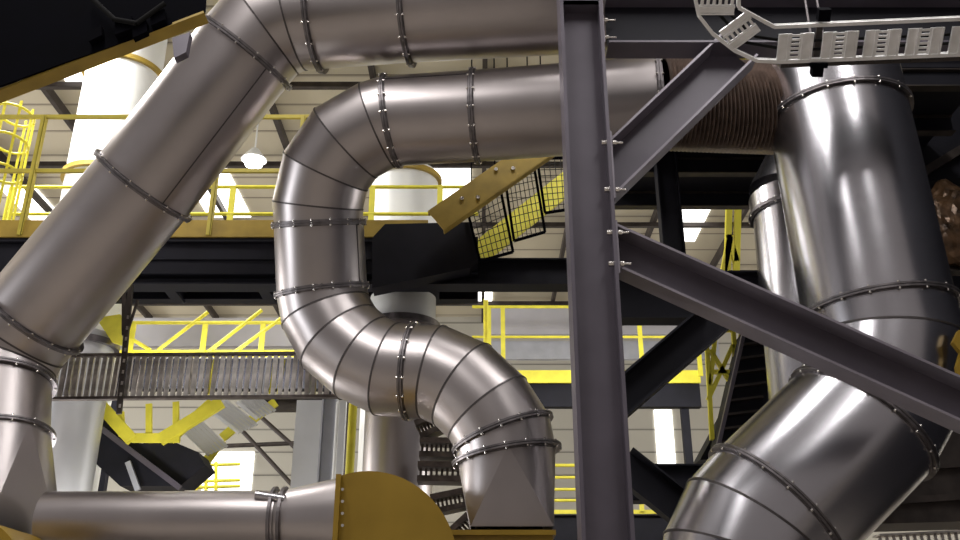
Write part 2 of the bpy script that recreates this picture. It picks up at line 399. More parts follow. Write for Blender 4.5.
pp, nn = duct_run(path, rad, sd, [('duct_section', 0, 1, None), ('duct_section', 1, 2, (430, 78)), ('elbow', 2, 7, None), ('duct_section', 7, 8, (358, 255)),
        ('elbow', 8, 13, None), ('elbow', 13, 17, None), ('collar', 17, 18, None)])
transition(low, nn[-1], rs, S_(511, 532), R(40, S_(508, 530)), sd)
for i in (0, 1, 2, 7, 8, 13): flange(pp[i], nn[i], rad[i], sd)
flange(pp[17], nn[17], rad[17], sd, lip=.07); flange(pp[18], nn[18], rad[18], sd, lip=.09)

# left big duct
YL = 9.4
def L_(x, y, Y=9.4): return P(x, y, Y)
q = L_(317, 17); rl = R(51.5, L_(190, 120, 9.8)); zl = q.z
ld = thing('diagonal_duct', L_(10, 520, 10.8), 'wide steel duct crossing the top and slanting down to the left edge', 'duct')
path = [PZ(620, -2, zl), PZ(408, 10, zl), q, L_(293, 19, 9.42), L_(266, 30, 9.48), L_(246, 53, 9.56), L_(144, 186, 10.15), L_(34, 318, 10.75),
        L_(17, 338, 10.83), L_(2, 360, 10.86), L_(-5, 384, 10.8), L_(-9, 441, 10.7)]
pl_, nl = duct_run(path, rl, ld, [('duct_section', 0, 1, None), ('duct_section', 1, 2, None), ('elbow', 2, 5, None), ('duct_section', 5, 6, (212, 136)), ('duct_section', 6, 7, None),
        ('elbow', 7, 10, None), ('duct_section', 10, 11, None)])
transition(path[-1], nl[-1], rl, L_(-12, 560, 10.6), rl*.88, ld, math.radians(-28))
for i in (1, 2, 5, 6, 7, 10, 11): flange(pl_[i], nl[i], rl, ld, lip=.085)

# horizontal pipe into fan
YH = 10.2
def H_(x, y): return P(x, y, YH)
a = H_(46, 521); zh = a.z; rh = R(29, a)
pd = thing('fan_inlet_duct', a, 'low horizontal steel duct widening into the ochre fan housing', 'duct')
pA = PZ(47, 521.5, zh); pm = PZ(180, 519, zh); pe = PZ(272, 516.5, zh); pf = PZ(336, 514, zh)
pA, pm, pe, pf = [V(p.x, YH, zh) for p in (pA, pm, pe, pf)]
duct_part([pA, pm], [rh]*2, pd, 'duct_section'); 
duct_part([pm, pe], [rh*1.03]*2, pd, 'duct_sleeve')
duct_part([pe, pf], [rh, rh*1.5], pd, 'cone')
for c in (pe-V(.04, 0, 0), pe+V(.06, 0, 0)): 
    m = MB(); m.ringband(c, V(1, 0, 0), rh-.01, rh+.05, .03); m.build('collar', 'flange', pd)
m = MB(); m.tube(pe+V(-.2, -rh*.8, rh*.75), pe+V(.1, -rh*.8, rh*.6), .05, n=12); m.build('clamp', 'duct_cool', pd)

# fan housing
def fan(name, cpx, Y, rpx, label, outlet=None, x0=None, depth=.95):
    c = P(*cpx, Y); r = R(rpx, c); t = thing(name, c, label, 'fan housing'); n = 64
    m = MB(); pts = [c+V(math.cos(2*math.pi*k/n)*r, 0, math.sin(2*math.pi*k/n)*r*1.06) for k in range(n)]
    pts = [p for p in pts if p.x >= x0] if x0 else pts
    if x0:
        pts = sorted(pts, key=lambda p: -math.atan2(p.z-c.z, p.x-c.x))
    m.poly(pts, V(0, depth, 0)); m.build('scroll_casing', 'ochre', t)
    return t, c, r
ft, fc, fr = fan('fan_housing', (364, 572), 9.6, 95, 'round ochre fan housing at the bottom below the S shaped duct', x0=P(338, 540, 9.6).x)
m = MB(); xs = P(339, 500, 9.6).x; m.abox(xs-.03, xs+.02, 9.5, 10.6, P(339, 640, 9.6).z, P(339, 476, 9.6).z); se = m.build('side_flange', 'ochre', ft)
for yy in (490, 502, 514, 526):
    p = P(343, yy, 9.5); m = MB(); m.tube(p+V(0, -.04, 0), p, .016, n=6); m.build('bolt', 'bolt', ft)
ox0, ox1 = P(430, 545, 9.9).x, P(553, 545, 9.9).x; z1 = P(500, 533, 9.95).z
m = MB(); m.abox(ox0, ox1, 9.9, 11.1, z1-.9, z1); m.build('outlet_box', 'ochre', ft)
m = MB(); m.abox(ox0-.02, ox1+.03, 9.86, 11.14, z1-.03, z1+.02); m.build('outlet_flange', 'ochre', ft)
m = MB(); m.abox(fc.x-1.1, fc.x+1.5, 9.7, 10.5, 0, P(400, 600, 9.6).z); m.build('pedestal', 'steel', ft)
ft2, fc2, fr2 = fan('fan_housing', (-42, 586), 9.0, 62, 'small corner of ochre fan housing at the bottom left corner')
m = MB(); m.abox(fc2.x-.5, fc2.x+.5, 9.1, 9.8, 0, fc2.z); m.build('pedestal', 'steel', ft2)

# biggest duct, right
YR = 9.3
def R_(x, y): return P(x, y, YR)
rd = thing('riser_duct', R_(740, 560), 'biggest steel duct dropping down the right side and bending down left', 'duct')
rr_ = R(67, R_(845, 140))
path = [R_(800, -60), R_(822, 40), R_(832, 88), R_(838, 118), R_(878, 312), R_(886, 343), R_(882, 385), R_(860, 424), R_(775, 508), R_(757, 529), R_(743, 562), R_(738, 600), R_(738, 660)]
pr, nr_ = duct_run(path, rr_, rd, [('elbow', 0, 2, None), ('duct_section', 2, 3, None), ('duct_section', 3, 4, None), ('elbow', 4, 7, None), ('duct_section', 7, 8, None), ('elbow', 8, 12, None)], ('duct_cool', 'seam'))
for i in (3, 4, 7, 8): flange(pr[i], nr_[i], rr_, rd, nb=18, lip=.065)
# narrower duct behind it
YN = 10.9
def N_(x, y): return P(x, y, YN)
nd = thing('riser_duct', N_(820, 430), 'narrower steel duct half hidden behind the left side of the biggest duct', 'duct')
c1 = N_(794, 196); rn = R(44, c1)
duct_part([N_(803, 140), c1], [rn*.62, rn], nd, 'cone', mats=('duct_cool', 'seam')); duct_part([c1, N_(797, 214)], [rn]*2, nd, 'collar', mats=('duct_cool', 'seam'))
duct_part([N_(797, 214), N_(820, 430)], [rn*.96]*2, nd, 'duct_section', mats=('duct_cool', 'seam'))
flange(N_(797, 214), V(0, 0, 1), rn, nd)
# ribbed hose
hs = PZ(662, 103, zs); he = PZ(776, 94, zs)+V(0, .30, 0); pts = [hs.lerp(he, k/56) for k in range(57)]
mb = MB(); rh0 = rs*1.0; rings = []
for k, p in enumerate(pts):
    r = rh0*(1-.02*k/56)*(1.03 if k % 2 else .94); sag = V(.18*0, 0, 0)
    sk = .0+.16*(k/56)
    rings.append([p+V(-math.sin(sk)*r*math.sin(t)*1, math.cos(t)*r, math.sin(t)*r) for t in [2*math.pi*i/40 for i in range(40)]])
vs = [v for rg in rings for v in rg]; fs = [(k*40+i, k*40+(i+1) % 40, (k+1)*40+(i+1) % 40, (k+1)*40+i) for k in range(56) for i in range(40)]
mb.add(vs, fs, 0, False); ho = mb.build('ribbed_hose', 'rust', None, hs)
tag(ho, 'brown corrugated flexible hose between the S shaped duct and the biggest duct', 'hose')

# background stacks
def stack(Y, pts, rpx, mats, label, flanges, name='exhaust_stack'):
    cs = [P(x, y, Y) for x, y in pts]; r = R(rpx, cs[0]); x = sum(c.x for c in cs)/len(cs); top = cs[0].z; 
    t = thing(name, V(x, Y, 0), label, 'duct')
    c = [V(x, Y, p.z) for p in cs]; c[-1].z = 0
    for a, b in zip(c, c[1:]): duct_part([a, b], [r, r], t, 'duct_section', mats=mats, seams=False)
    for fy in flanges: 
        z = P(pts[0][0], fy, Y).z; mb = MB(); mb.ringband(V(x, Y, z), V(0, 0, 1), r-.01, r+.07, .09); mb.build('band', 'ochredk' if mats[0] == 'white' else 'flange', t)
    return t
stack(15.1, [(126, 34), (70, 420)], 35, ('white', 'seam'), 'tall white stack glowing behind the left railing and slanted duct', (76, 182))
stack(15.5, [(408, 176), (400, 300), (392, 500)], 33, ('white', 'seam'), 'white stack behind the S shaped duct, ending in a domed band', (182,))
t = stack(13.0, [(80, 336), (60, 520)], 29, ('silver', 'seam'), 'plain silver stack behind the left cable ladder and slanted duct', (346,))
t = stack(13.2, [(406, 326), (392, 520)], 33, ('duct', 'seam'), 'grey steel stack standing behind the ochre fan housing', (328,))
zz = P(406, 326, 13.2).z; X = t.location.x; duct_run([V(X, 13.2, zz), V(X, 13.2, P(406, 299, 13.2).z)], R(33, V(X, 13.2, zz)), t, [('white_section', 0, 1, None)], ('white', 'seam'))

# ------------------------------------------------------------------ near dark crane girder top left
Yk = 6.0
def K_(x, y, Y=Yk): return P(x, y, Y)
t = thing('crane_girder', K_(0, 95), 'black crane girder with an ochre lower edge crossing the top left corner', 'beam')
m = MB(); m.poly([K_(-60, 108), K_(0, 86), K_(60, 64), K_(130, 40), K_(205, 12), K_(210, -60), K_(-60, -60)], V(0, .02, 0)); m.build('web_plate', 'black', t)
m = MB(); m.bar(K_(-60, 109)+V(0, .1, 0), K_(204, 12)+V(0, .06, 0), .13, .02, V(0, 0, 1)); m.build('bottom_flange', 'ochredk', t)
for (x, y, s) in ((98, 38, .045), (126, 30, .06), (142, 34, .05), (160, 22, .05)):
    m = MB(); p = K_(x, y)+V(0, -.03, 0); m.box(p, V(s, 0, .03), V(0, .03, 0), V(-.01, 0, s)); m.build('bracket', 'black', t)
m = MB(); m.path([K_(92, 2)+V(0, -.08, 0), K_(118, 26)+V(0, -.08, 0), K_(140, 30)+V(0, -.08, 0), K_(168, 10)+V(0, -.08, 0)], .02); m.build('cable', 'cable', t)
m = MB(); m.poly([P(x, y, 8.4) for x, y in ((172, 38), (190, 32), (186, 52), (174, 58))], V(0, .1, 0)); tag(m.build('junction_box', 'steel', None, P(172, 50, 8.4)), 'small grey box tucked between the crane girder and the slanted duct', 'box')

# ------------------------------------------------------------------ left platform with railing
YP = 12.0
zp = P(150, 236, YP).z
pl = thing('platform', V(P(-40, 230, YP).x, YP, zp), 'high black platform with an ochre edge left of the S shaped duct', 'platform')
xa, xb = P(-60, 236, YP).x, P(478, 226, YP).x
m = MB(); m.abox(xa, xb, YP+.02, 13.8, zp-.06, zp); m.build('deck_plate', 'dark', pl)
m = MB(); m.abox(xa, P(428, 226, YP).x, YP-.02, YP+.02, zp-.02, zp+R(17, P(200, 225, YP))); m.build('toe_board', 'ochredk', pl)
for y, hh in ((YP+.1, .5), (12.9, .35), (13.6, .3)):
    ibeam_mb(V(xa, y, zp-.06-hh/2), V(xb, y, zp-.06-hh/2), .2, hh, V(0, 0, 1)).build('joist', ('dark', 'dark'), pl)
for px in (150, 250, 430):
    X = P(px, 236, YP).x; m = MB(); m.abox(X-.08, X+.08, YP+.2, 13.6, zp-.4, zp-.06); m.build('cross_beam', 'dark', pl)
X = P(420, 250, YP).x; m = MB(); m.tube(V(X, YP-.1, zp-.25), V(X, YP-.1, zp-.02), .02, n=8); m.tube(V(X, YP-.12, zp-.1), V(X, YP+.0, zp-.1), .04, n=6); m.build('bolt', 'bolt', pl)
m = MB(); m.poly([P(x, y, 11.8) for x, y in ((372, 238), (385, 224), (470, 222), (478, 262), (470, 268), (372, 288))], V(0, .3, 0)); m.build('end_plate', 'dark', pl)
# supports
for px in (-40, 392):
    X = P(px, 236, 13.6).x; m = MB(); 
    ibeam_mb(V(X, 13.6, 0), V(X, 13.6, zp-.5), .25, .25, V(1, 0, 0)).build('support_leg', ('dark', 'dark'), pl)
# near railing
rt = thing('guard_rail', V(xa, YP, zp), 'olive yellow guard rail on the high platform at the upper left', 'railing')
zr = P(40, 117, YP).z; zm = P(40, 171, YP).z
for nm, z in (('top_rail', zr), ('mid_rail', zm)):
    m = MB(); m.bar(V(xa, YP, z), V(P(345, 100, YP).x, YP, z), .05, .055); m.build(nm, 'olive', rt)
for px in (36, 218, 300):
    X = P(px, 160, YP).x; m = MB(); m.bar(V(X, YP, zp), V(X, YP, zr), .06, .10, V(0, 1, 0)); m.bar(V(X+.03, YP-.04, zp), V(X+.03, YP-.04, zr), .02, .02, V(0, 1, 0), 0); m.build('post', 'olive', rt)
rt = thing('guard_rail', V(xa, 13.7, zp), 'farther yellow guard rail on the back edge of the high platform', 'railing')
for nm, y in (('top_rail', 187), ('mid_rail', 214)):
    z = P(100, y, 13.7).z; m = MB(); m.tube(V(xa, 13.7, z), V(xb, 13.7, z), .03, n=10); m.build(nm, 'yellow', rt)
zt = P(100, 187, 13.7).z
for px in (10, 150, 232, 372, 440):
    X = P(px, 200, 13.7).x; m = MB(); m.bar(V(X, 13.7, zp-.05), V(X, 13.7, zt), .09, .05, V(0, 1, 0)); m.build('post', 'yellow', rt)
# ladder cage
t = thing('ladder_cage', V(P(6, 165, 12.6).x, 12.6, zp), 'yellow hooped ladder cage at the left edge behind the railing', 'ladder')
X = P(2, 150, 12.6).x
for y in (110, 138, 168):
    z = P(2, y, 12.6).z; m = MB(); m.path([V(X+.26*math.cos(a), 12.75+.34*math.sin(a), z) for a in [math.pi*2*k/20 for k in range(21)]], .022); m.build('hoop', 'yellow', t)
for k in range(5):
    a = math.pi*(k/4)-math.pi/2; m = MB(); m.bar(V(X+.26*math.cos(a), 12.75+.34*math.sin(a), zp), V(X+.26*math.cos(a), 12.75+.34*math.sin(a), P(2, 104, 12.6).z), .04, .012, V(0, 1, 0)); m.build('upright', 'yellow', t)

# ------------------------------------------------------------------ ochre stair stringer and mesh cages right of S duct
YT = 11.3
t = thing('stair_stringer', P(432, 220, YT), 'bolted ochre steel channel slanting up behind the S shaped duct towards the column', 'beam')
A = P(436, 221, YT); B = P(552, 140, YT)
m = MB(); m.bar(A, B, .03, R(26, A), V(0, 0, 1)); 
u = V(0, 0, 1); d = (B-A).normalized(); s_ = d.cross(V(0, 1, 0)).normalized(); hh = R(13, A)
m.bar(A+s_*hh+V(0, .05, 0), B+s_*hh+V(0, .05, 0), .12, .02); m.bar(A-s_*hh+V(0, .05, 0), B-s_*hh+V(0, .05, 0), .12, .02)
m.build('channel', 'ochredk', t)
for x, y in ((462, 199), (478, 198), (496, 170), (513, 169)):
    p = P(x, y, YT-.02); m = MB(); m.tube(p+V(0, -.03, 0), p, .028, n=8); m.build('bolt', 'bolt', t)
for (pts, where) in ((((466, 205), (500, 187), (513, 252), (480, 261)), 'lowest'), (((504, 172), (534, 166), (545, 232), (514, 241)), 'middle one'), (((537, 158), (578, 158), (578, 208), (545, 213)), 'highest')):
    t = thing('mesh_guard', P(*pts[3], 11.7), where+' of the three black wire mesh guards on the yellow stair behind the column', 'mesh panel', None)
    q4 = [P(x, y, 11.7) for x, y in pts]
    m = MB()
    for a, b in zip(q4, q4[1:]+q4[:1]): m.bar(a, b, .03, .035)
    m.build('frame', 'black', t)
    m = MB()
    for k in range(1, 7): m.tube(q4[0].lerp(q4[1], k/7), q4[3].lerp(q4[2], k/7), .006, n=5)
    for k in range(1, 9): m.tube(q4[0].lerp(q4[3], k/9), q4[1].lerp(q4[2], k/9), .006, n=5)
    m.build('wire_grid', 'wire', t)
    for a in (q4[0].lerp(q4[1], .15), q4[0].lerp(q4[1], .85)):
        m = MB(); m.tube(a, V(a.x, a.y, ZC), .01, n=6); m.build('hanger_rod', 'black', t)
t = thing('yellow_stringer', P(470, 262, 12.6), 'bright yellow stair side running up behind the black mesh guards', 'beam')
m = MB(); m.bar(P(468, 262, 12.6), P(590, 165, 12.6), .04, R(24, P(500, 230, 12.6))); m.build('plate', 'yellow', t)

# ------------------------------------------------------------------ horizontal cable ladder, left
YW = 11.65
A0, A1 = P(50, 363, YW), P(50, 407, YW); zc = A0.z
t = thing('cable_ladder', V(A0.x, YW, A1.z), 'long rusty cable ladder with upright rungs running left to right behind the S shaped duct', 'cable tray')
X0, X1 = P(46, 380, YW).x, P(352, 380, YW).x; za = P(200, 356, YW).z; zb_ = P(200, 399, YW).z
# the right end of the run comes slightly nearer
def lad(f, z): return V(X0+(X1-X0)*f, YW-.12*f, z)
for z, nm in ((za, 'side_rail'), (zb_, 'side_rail')):
    m = MB(); m.bar(lad(0, z), lad(1, z), .09, .035, V(0, 0, 1)); m.build(nm, 'traydk', t)
proto = None; nr = 46
for k in range(nr):
    f = (k+.5)/nr; p = lad(f, (za+zb_)/2)
    if proto is None:
        m = MB(); m.bar(V(-.0, 0, zb_-(za+zb_)/2), V(0, 0, za-(za+zb_)/2), .052, .04, V(0, 1, 0)); o = proto = m.build('rung', 'tray')
    else: o = proto.copy(); C.objects.link(o)
    o.parent = t; o.location = p-t.location; o.rotation_euler = (0, random.uniform(-.02, .02), random.uniform(-.15, .15))
rng = random.Random(5)
for k in range(11):
    x = rng.uniform(.05, .95); m = MB(); hgt = rng.uniform(-.02, .02)
    z0 = zb_+.06; z1 = za-.05; x0_ = x; m.tube(lad(x0_, z0)+V(0, .07, 0), lad(x0_+.006, z1)+V(0, .07, 0), .03, n=6)
    tag(m.build('cable_end', ('tray', 'yellow', 'grey')[k % 3], t), ('silver', 'yellow', 'pale grey')[k % 3]+' cable length')
# hanger strut
t = thing('strut_hanger', P(120, 412, YW-.12), 'dark perforated strut hanging from the platform and holding the cable ladder', 'hanger')
m = MB(); m.bar(P(119, 414, YW-.14), P(131, 285, YW-.14), .06, .05, V(0, 1, 0)); m.build('strut', 'brownsteel', t)
for k in range(9):
    p = P(119, 414, YW-.18).lerp(P(131, 285, YW-.18), .06+k*.085); m = MB(); m.box(p, V(.012, 0, 0), V(0, .006, 0), V(0, 0, .022)); m.build('slot_clip', 'tray', t)
m = MB(); m.bar(P(124, 335, YW-.14), P(124, 285, YW-.14), .05, .03, V(0, 1, 0)); m.bar(P(138, 300, YW-.14), P(128, 330, YW-.14), .03, .03, V(0, 1, 0)); m.build('brace_strap', 'brownsteel', t)

# ------------------------------------------------------------------ back walkways
def walkway(x0, x1, Ypx, Y, yf, yrail, label, rl, diag=(), posts=(), m1='yellow', mid=(), dk='panel', depth=1.2, fac=10):
    z = P(x0, yf, Y).z; Xa, Xb = P(x0, yf, Y).x, P(x1, yf, Y).x
    t = thing('walkway', V(Xa, Y, z), label, 'walkway')
    m = MB(); m.abox(Xa, Xb, Y, Y+depth, z-.05, z); m.build('deck_plate', dk, t)
    fh = R(fac, V(0, Y, z)); m = MB(); m.abox(Xa, Xb, Y-.04, Y, z-fh*.5, z+fh*.5); m.build('edge_beam', m1, t)
    m = MB(); m.abox(Xa, Xb, Y+.1, Y+.3, z-.6, z-.05); m.build('girder', 'dark', t)
    for X in (Xa+.3, Xb-.3):
        m = MB(); m.abox(X-.08, X+.08, Y+.3, Y+.45, 0, z-.05); m.build('support_leg', 'dark', t)
    zr = P(x0, yrail, Y).z
    r = thing('guard_rail', V(Xa, Y-.02, z), rl, 'railing')
    m = MB(); m.tube(V(Xa, Y-.07, zr), V(Xb, Y-.07, zr), .035, n=8); m.build('top_rail', 'yellow', r)
    for q_ in mid:
        zz = P(x0, q_, Y).z; m = MB(); m.tube(V(Xa, Y-.07, zz), V(Xb, Y-.07, zz), .03, n=8); m.build('mid_rail', 'yellow', r)
    for px in posts:
        X = P(px, (yf+yrail)/2, Y).x; m = MB(); m.bar(V(X, Y-.07, z), V(X, Y-.07, zr), .09, .05, V(0, 1, 0)); m.build('post', 'yellow', r)
    for a, b in diag:
        m = MB(); m.tube(P(*a, Y-.07), P(*b, Y-.07), .035, n=8); m.build('diagonal', 'yellow', r)
    return t, r
walkway(96, 345, 0, 16.0, 354, 324, 'yellow edged walkway behind the left cable ladder', 'yellow braced railing above the left cable ladder', posts=(133, 205, 263, 330),
        diag=(((158, 350), (208, 312)), ((208, 352), (262, 310)), ((232, 354), (290, 312)), ((130, 338), (150, 350))), fac=7)
t, r = walkway(472, 700, 0, 19.0, 377, 308, 'yellow edged walkway behind the column at middle height', 'yellow railing behind the column at middle height', posts=(489, 503, 640, 697), mid=(338,), fac=13)
walkway(548, 720, 0, 20.0, 512, 466, 'low walkway seen behind the foot of the column', 'yellow railing with many bars behind the foot of the column', posts=(640, 690), mid=(478, 490, 501), fac=4)
# grey wall panels behind walkways
def panel(x0, x1, y0, y1, Y, m, label, name='wall_panel'):
    a = P(x0, y0, Y); c = P(x1, y1, Y); b_ = MB(); b_.abox(a.x, c.x, Y, Y+.12, c.z, a.z); o = b_.build(name, m, None, V((a.x+c.x)/2, Y, c.z)); return tag(o, label, 'panel')
panel(80, 345, 318, 346, 17.6, 'panel', 'pale grey horizontal panel behind the braced yellow railing')
panel(486, 720, 306, 334, 21.0, 'panel', 'pale grey horizontal panel behind the column, upper of two')
panel(486, 720, 341, 359, 21.3, 'grey', 'pale grey horizontal panel behind the column, lower of two')
panel(297, 318, 400, 900, 15.0, 'silver', 'light grey steel cabinet side between stair and ochre fan', 'cabinet_panel')
# yellow frame under ladder
t = thing('yellow_frame', P(100, 400, 13.6), 'yellow V shaped steel frame under the left end of the cable ladder', 'frame')
for a, b, wd in (((92, 396), (132, 440), 12), ((132, 438), (180, 438), 9), ((160, 440), (222, 402), 12), ((121, 412), (122, 436), 6), ((149, 404), (149, 436), 6), ((176, 402), (176, 432), 6), ((212, 402), (170, 440), 9)):
    m = MB(); A = P(*a, 13.6); m.bar(A, P(*b, 13.6), R(wd, A)*.5, R(wd, A), V(0, 0, 1)); m.build('crossbar', 'yellow', t)
t = thing('yellow_gusset', P(105, 330, 12.8), 'flat yellow plate above the left end of the cable ladder', 'plate')
m = MB(); m.poly([P(x, y, 12.8) for x, y in ((96, 318), (120, 314), (122, 345), (112, 342))], V(0, .06, 0)); m.build('plate', 'yellow', t)
t = thing('conveyor_trough', P(90, 420, 14.2), 'dark sloping trough running down right below the yellow frame', 'conveyor')
m = MB(); m.poly([P(x, y, 14.2) for x, y in ((70, 400), (100, 410), (140, 444), (165, 438), (198, 452), (205, 465), (180, 486), (120, 486), (70, 440))], V(0, .6, 0)); m.build('body', 'dark', t)
m = MB(); m.bar(P(90, 420, 14.1), P(180, 488, 14.1), .06, .08); m.build('pipe', 'steel', t)
m = MB(); m.bar(P(128, 462, 14.1), P(138, 490, 14.1), .06, .08); m.build('strap', 'grey', t)
# silver stair
t = thing('metal_staircase', P(190, 455, 14.6), 'silver tread staircase with yellow side plates rising right under the cable ladder', 'stairs')
for (sx, sy, lx, ly) in ((181, 428, 28, 27), (207, 408, 32, 25), (237, 402, 20, 17)):
    for k in range(6):
        a = (sx+k*3.6, sy-k*1.6); bb = (a[0]+lx, a[1]+ly)
        m = MB(); m.bar(P(*a, 14.6+.05*k), P(*bb, 14.6+.05*k), .05, .026, V(0, 1, 0)); m.build('tread_bar', 'silver', t)
for a, b in (((205, 463), (222, 440)), ((222, 438), (244, 420)), ((246, 424), (276, 402))):
    m = MB(); A = P(*a, 14.9); m.bar(A, P(*b, 14.9), .05, R(9, A)); m.build('side_plate', 'yellow', t)
t = thing('guard_rail', P(190, 482, 16), 'little yellow railing just above the low horizontal duct at left', 'railing')
for y in (466, 482, 488):
    m = MB(); m.tube(P(180, y, 16), P(240, y-2, 16), .03, n=6); m.build('rail', 'yellow', t)
for x in (196, 206, 216):
    m = MB(); m.tube(P(x, 500, 16), P(x, 462, 16), .035, n=6); m.build('post', 'yellow', t)
# columns & pipes behind
def vpost(name, px, y0, y1, wpx, Y, m, label, cat='post', top=None):
    A = P(px, y1, Y); B = P(px, y0, Y); X = A.x; mb = MB(); ww = R(wpx, A)
    t = thing(name, V(X, Y, 0), label, cat); 
    if cat == 'pipe': mb.tube(V(X, Y, 0), V(X, Y, B.z), ww/2, n=14)
    else: return (ibeam_mb(V(X, Y, 0), V(X, Y, B.z), ww, ww, V(1, 0, 0)).build('shaft', (m, m), t), t)[1]
    mb.build('shaft', m, t); return t
vpost('steel_post', 323, 398, 520, 15, 14.0, 'grey', 'light grey steel post between the silver stair and the yellow pipe')
vpost('vertical_pipe', 331, 402, 520, 4, 13.8, 'white', 'thin white pipe beside the light grey steel post', 'pipe')
vpost('vertical_pipe', 347, 398, 520, 9, 12.4, 'yellow', 'yellow vertical pipe rising from behind the ochre fan housing', 'pipe')
vpost('steel_post', 486, 300, 400, 5, 17.5, 'yellow', 'slim yellow post left of the walkway railing behind the column')
Y_ = 29.5
for a, b, lab in (((236, 424), (306, 500), 'thin dark conduit slanting down right across the far wall above the low duct'), ((262, 418), (300, 452), 'short dark conduit on the far wall left of the grey cabinet'), ((225, 446), (300, 443), 'level dark conduit on the far wall left of the grey cabinet')):
    A = P(*a, Y_); m = MB(); m.tube(A, P(*b, Y_), .07, n=8); tag(m.build('wall_conduit', 'brownsteel', None, A), lab, 'pipe')
A = P(262, 405, 18.5); beam('cross_girder', A, V(P(352, 405, 18.5).x, 18.5, A.z), .25, R(12, A), (0, 0, 1), 'dark brown girder just below the right end of the cable ladder', mats=('brownsteel', 'brownsteel'))
m = MB(); xx = P(347, 420, 18.6).x; m.abox(xx-.1, xx+.1, 18.4, 18.6, 0, A.z); m.build('support_leg', 'brownsteel', [o for o in bpy.data.objects if o.name.startswith('cross_girder')][-1])
# stacked slotted trays in centre
for (a, b, lab) in (((418, 432), (446, 420), 'topmost short slotted tray between stack and S shaped duct'), ((420, 449), (462, 450), 'second short slotted tray from the top beside the grey stack'), ((418, 473), (466, 474), 'third short slotted tray from the top beside the grey stack'), ((432, 506), (470, 498), 'slotted tray sloping behind the right rim of the ochre fan'), ((452, 540), (478, 516), 'lowest short slotted tray beside the lower end of the S shaped duct')):
    A = P(*a, 12.0); B = P(*b, 12.0); t = thing('slotted_tray', A, lab, 'cable tray'); h_ = R(7, A); d = (B-A).normalized()
    u = d.cross(V(0, 1, 0)).normalized()
    for s in (-1, 1):
        m = MB(); m.bar(A+u*h_*s, B+u*h_*s, .3, .07, u); m.build('side_rail', 'traydk', t)
    for k in range(9):
        p = A.lerp(B, (k+.5)/9); m = MB(); m.bar(p-u*h_, p+u*h_, .03, .03, V(0, 1, 0)); m.build('rung', 'traydk', t)
# ceiling members seen through gaps on the right
def mast(pts, m, label, name='lattice_mast', Y=16, wd=.11):
    t = thing(name, P(*pts[0][0], Y), label, 'mast')
    for a, b in pts:
        mb = MB(); mb.bar(P(*a, Y), P(*b, Y), wd, wd, V(0, 1, 0)); mb.build('bar', m, t)
    return t
mast([((727, 280), (733, 53)), ((736, 280), (742, 53)), ((722, 280), (730, 236)), ((736, 262), (728, 236))], 'yellow', 'yellow lattice mast seen in the bright gap above the long brace')
mast([((717, 320), (710, 385)), ((733, 328), (738, 400)), ((710, 350), (738, 395)), ((733, 345), (708, 400)), ((706, 330), (712, 440)), ((742, 330), (716, 452)), ((706, 330), (742, 330)), ((708, 372), (738, 372))], 'yellow', 'yellow braced stair railing left of the dark stair flight', 'stair_railing', 13.2, .06)
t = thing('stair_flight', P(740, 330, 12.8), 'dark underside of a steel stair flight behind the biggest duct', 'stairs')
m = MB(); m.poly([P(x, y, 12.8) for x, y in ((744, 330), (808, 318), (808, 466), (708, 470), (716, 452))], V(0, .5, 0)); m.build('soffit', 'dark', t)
for k in range(8):
    y = 345+k*14; x = 742-(y-330)*.22; m = MB(); m.bar(P(x+4, y, 12.75), P(x+36, y-4, 12.75), .1, .03); m.build('tread', 'brownsteel', t)
m = MB(); xx = P(792, 400, 13).x; m.abox(xx-.1, xx+.1, 12.85, 13.05, 0, P(792, 460, 13).z); m.build('support_leg', 'dark', t)
m = MB(); m.bar(P(745, 328, 12.75), P(716, 455, 12.75), .05, .09, V(0, 1, 0)); m.build('stringer', 'steel', t)
# high-bay lamp
t = thing('high_bay_lamp', P(254, 160, 17), 'glowing high bay lamp between the slanted duct and the S shaped duct', 'lamp')
p = P(254, 160, 17); m = MB(); m.tube(p, p+V(0, 0, .25), .26, .08, n=24); m.tube(p+V(0, 0, .25), V(p.x, p.y, ZC), .02, n=6); m.build('reflector', 'white', t)
m = MB(); m.tube(p+V(0, 0, -.12), p, .17, .2, n=20); m.build('lens', 'glow', t)
# roof cables
for a, b, lab in (((300, 90), (330, 55), 'thin dark conduit under the roof left of the S shaped duct top bend'), ((378, 78), (372, 50), 'short dark conduit above the top bend of the S shaped duct')):
    pass

# ------------------------------------------------------------------ curved cable tray, upper right (foreground)
ZT = 6.6
T0 = PZ(870, 23, ZT); TC = V(0, 1, -.75).normalized(); RX = V(1, -.07, 0).normalized(); TN = RX.cross(TC).normalized(); TC = TN.cross(RX)      # the tray is rolled towards the viewer
def T_(x, y):
    d = ray(x, y); return CAM+d*((T0-CAM).dot(TN)/d.dot(TN))
inn = [T_(*p) for p in ((738, -60), (739, 8), (774, 30))]
out = [T_(*p) for p in ((690, -60), (696, 2), (699, 16), (713, 34), (735, 51), (757, 61), (782, 64))]
oc = T_(870, 58.5); inn[2] = T0+RX*((inn[2].x-T0.x)/RX.x); out[-1] = oc+RX*((out[-1].x-oc.x)/RX.x)
xe = 4.6; inn.append(T0+RX*((xe-T0.x)/RX.x)); out.append(oc+RX*((xe-oc.x)/RX.x))
t = thing('cable_tray', inn[2], 'bright galvanised cable tray curving in from the top and running off right', 'cable tray')
for pl_ in (inn, out):
    m = MB(); hr = .06
    for a, b in zip(pl_, pl_[1:]):
        m.bar(a+TN*hr/2, b+TN*hr/2, .008, hr, TN); m.bar(a, b, .030, .008, TN); m.bar(a+TN*hr, b+TN*hr, .02, .008, TN)
    m.build('side_rail', 'zinc', t)
m = MB(); m.bar(out[-2]+TC*.035+TN*.03, out[-1]+TC*.035+TN*.03, .012, .05, TC)
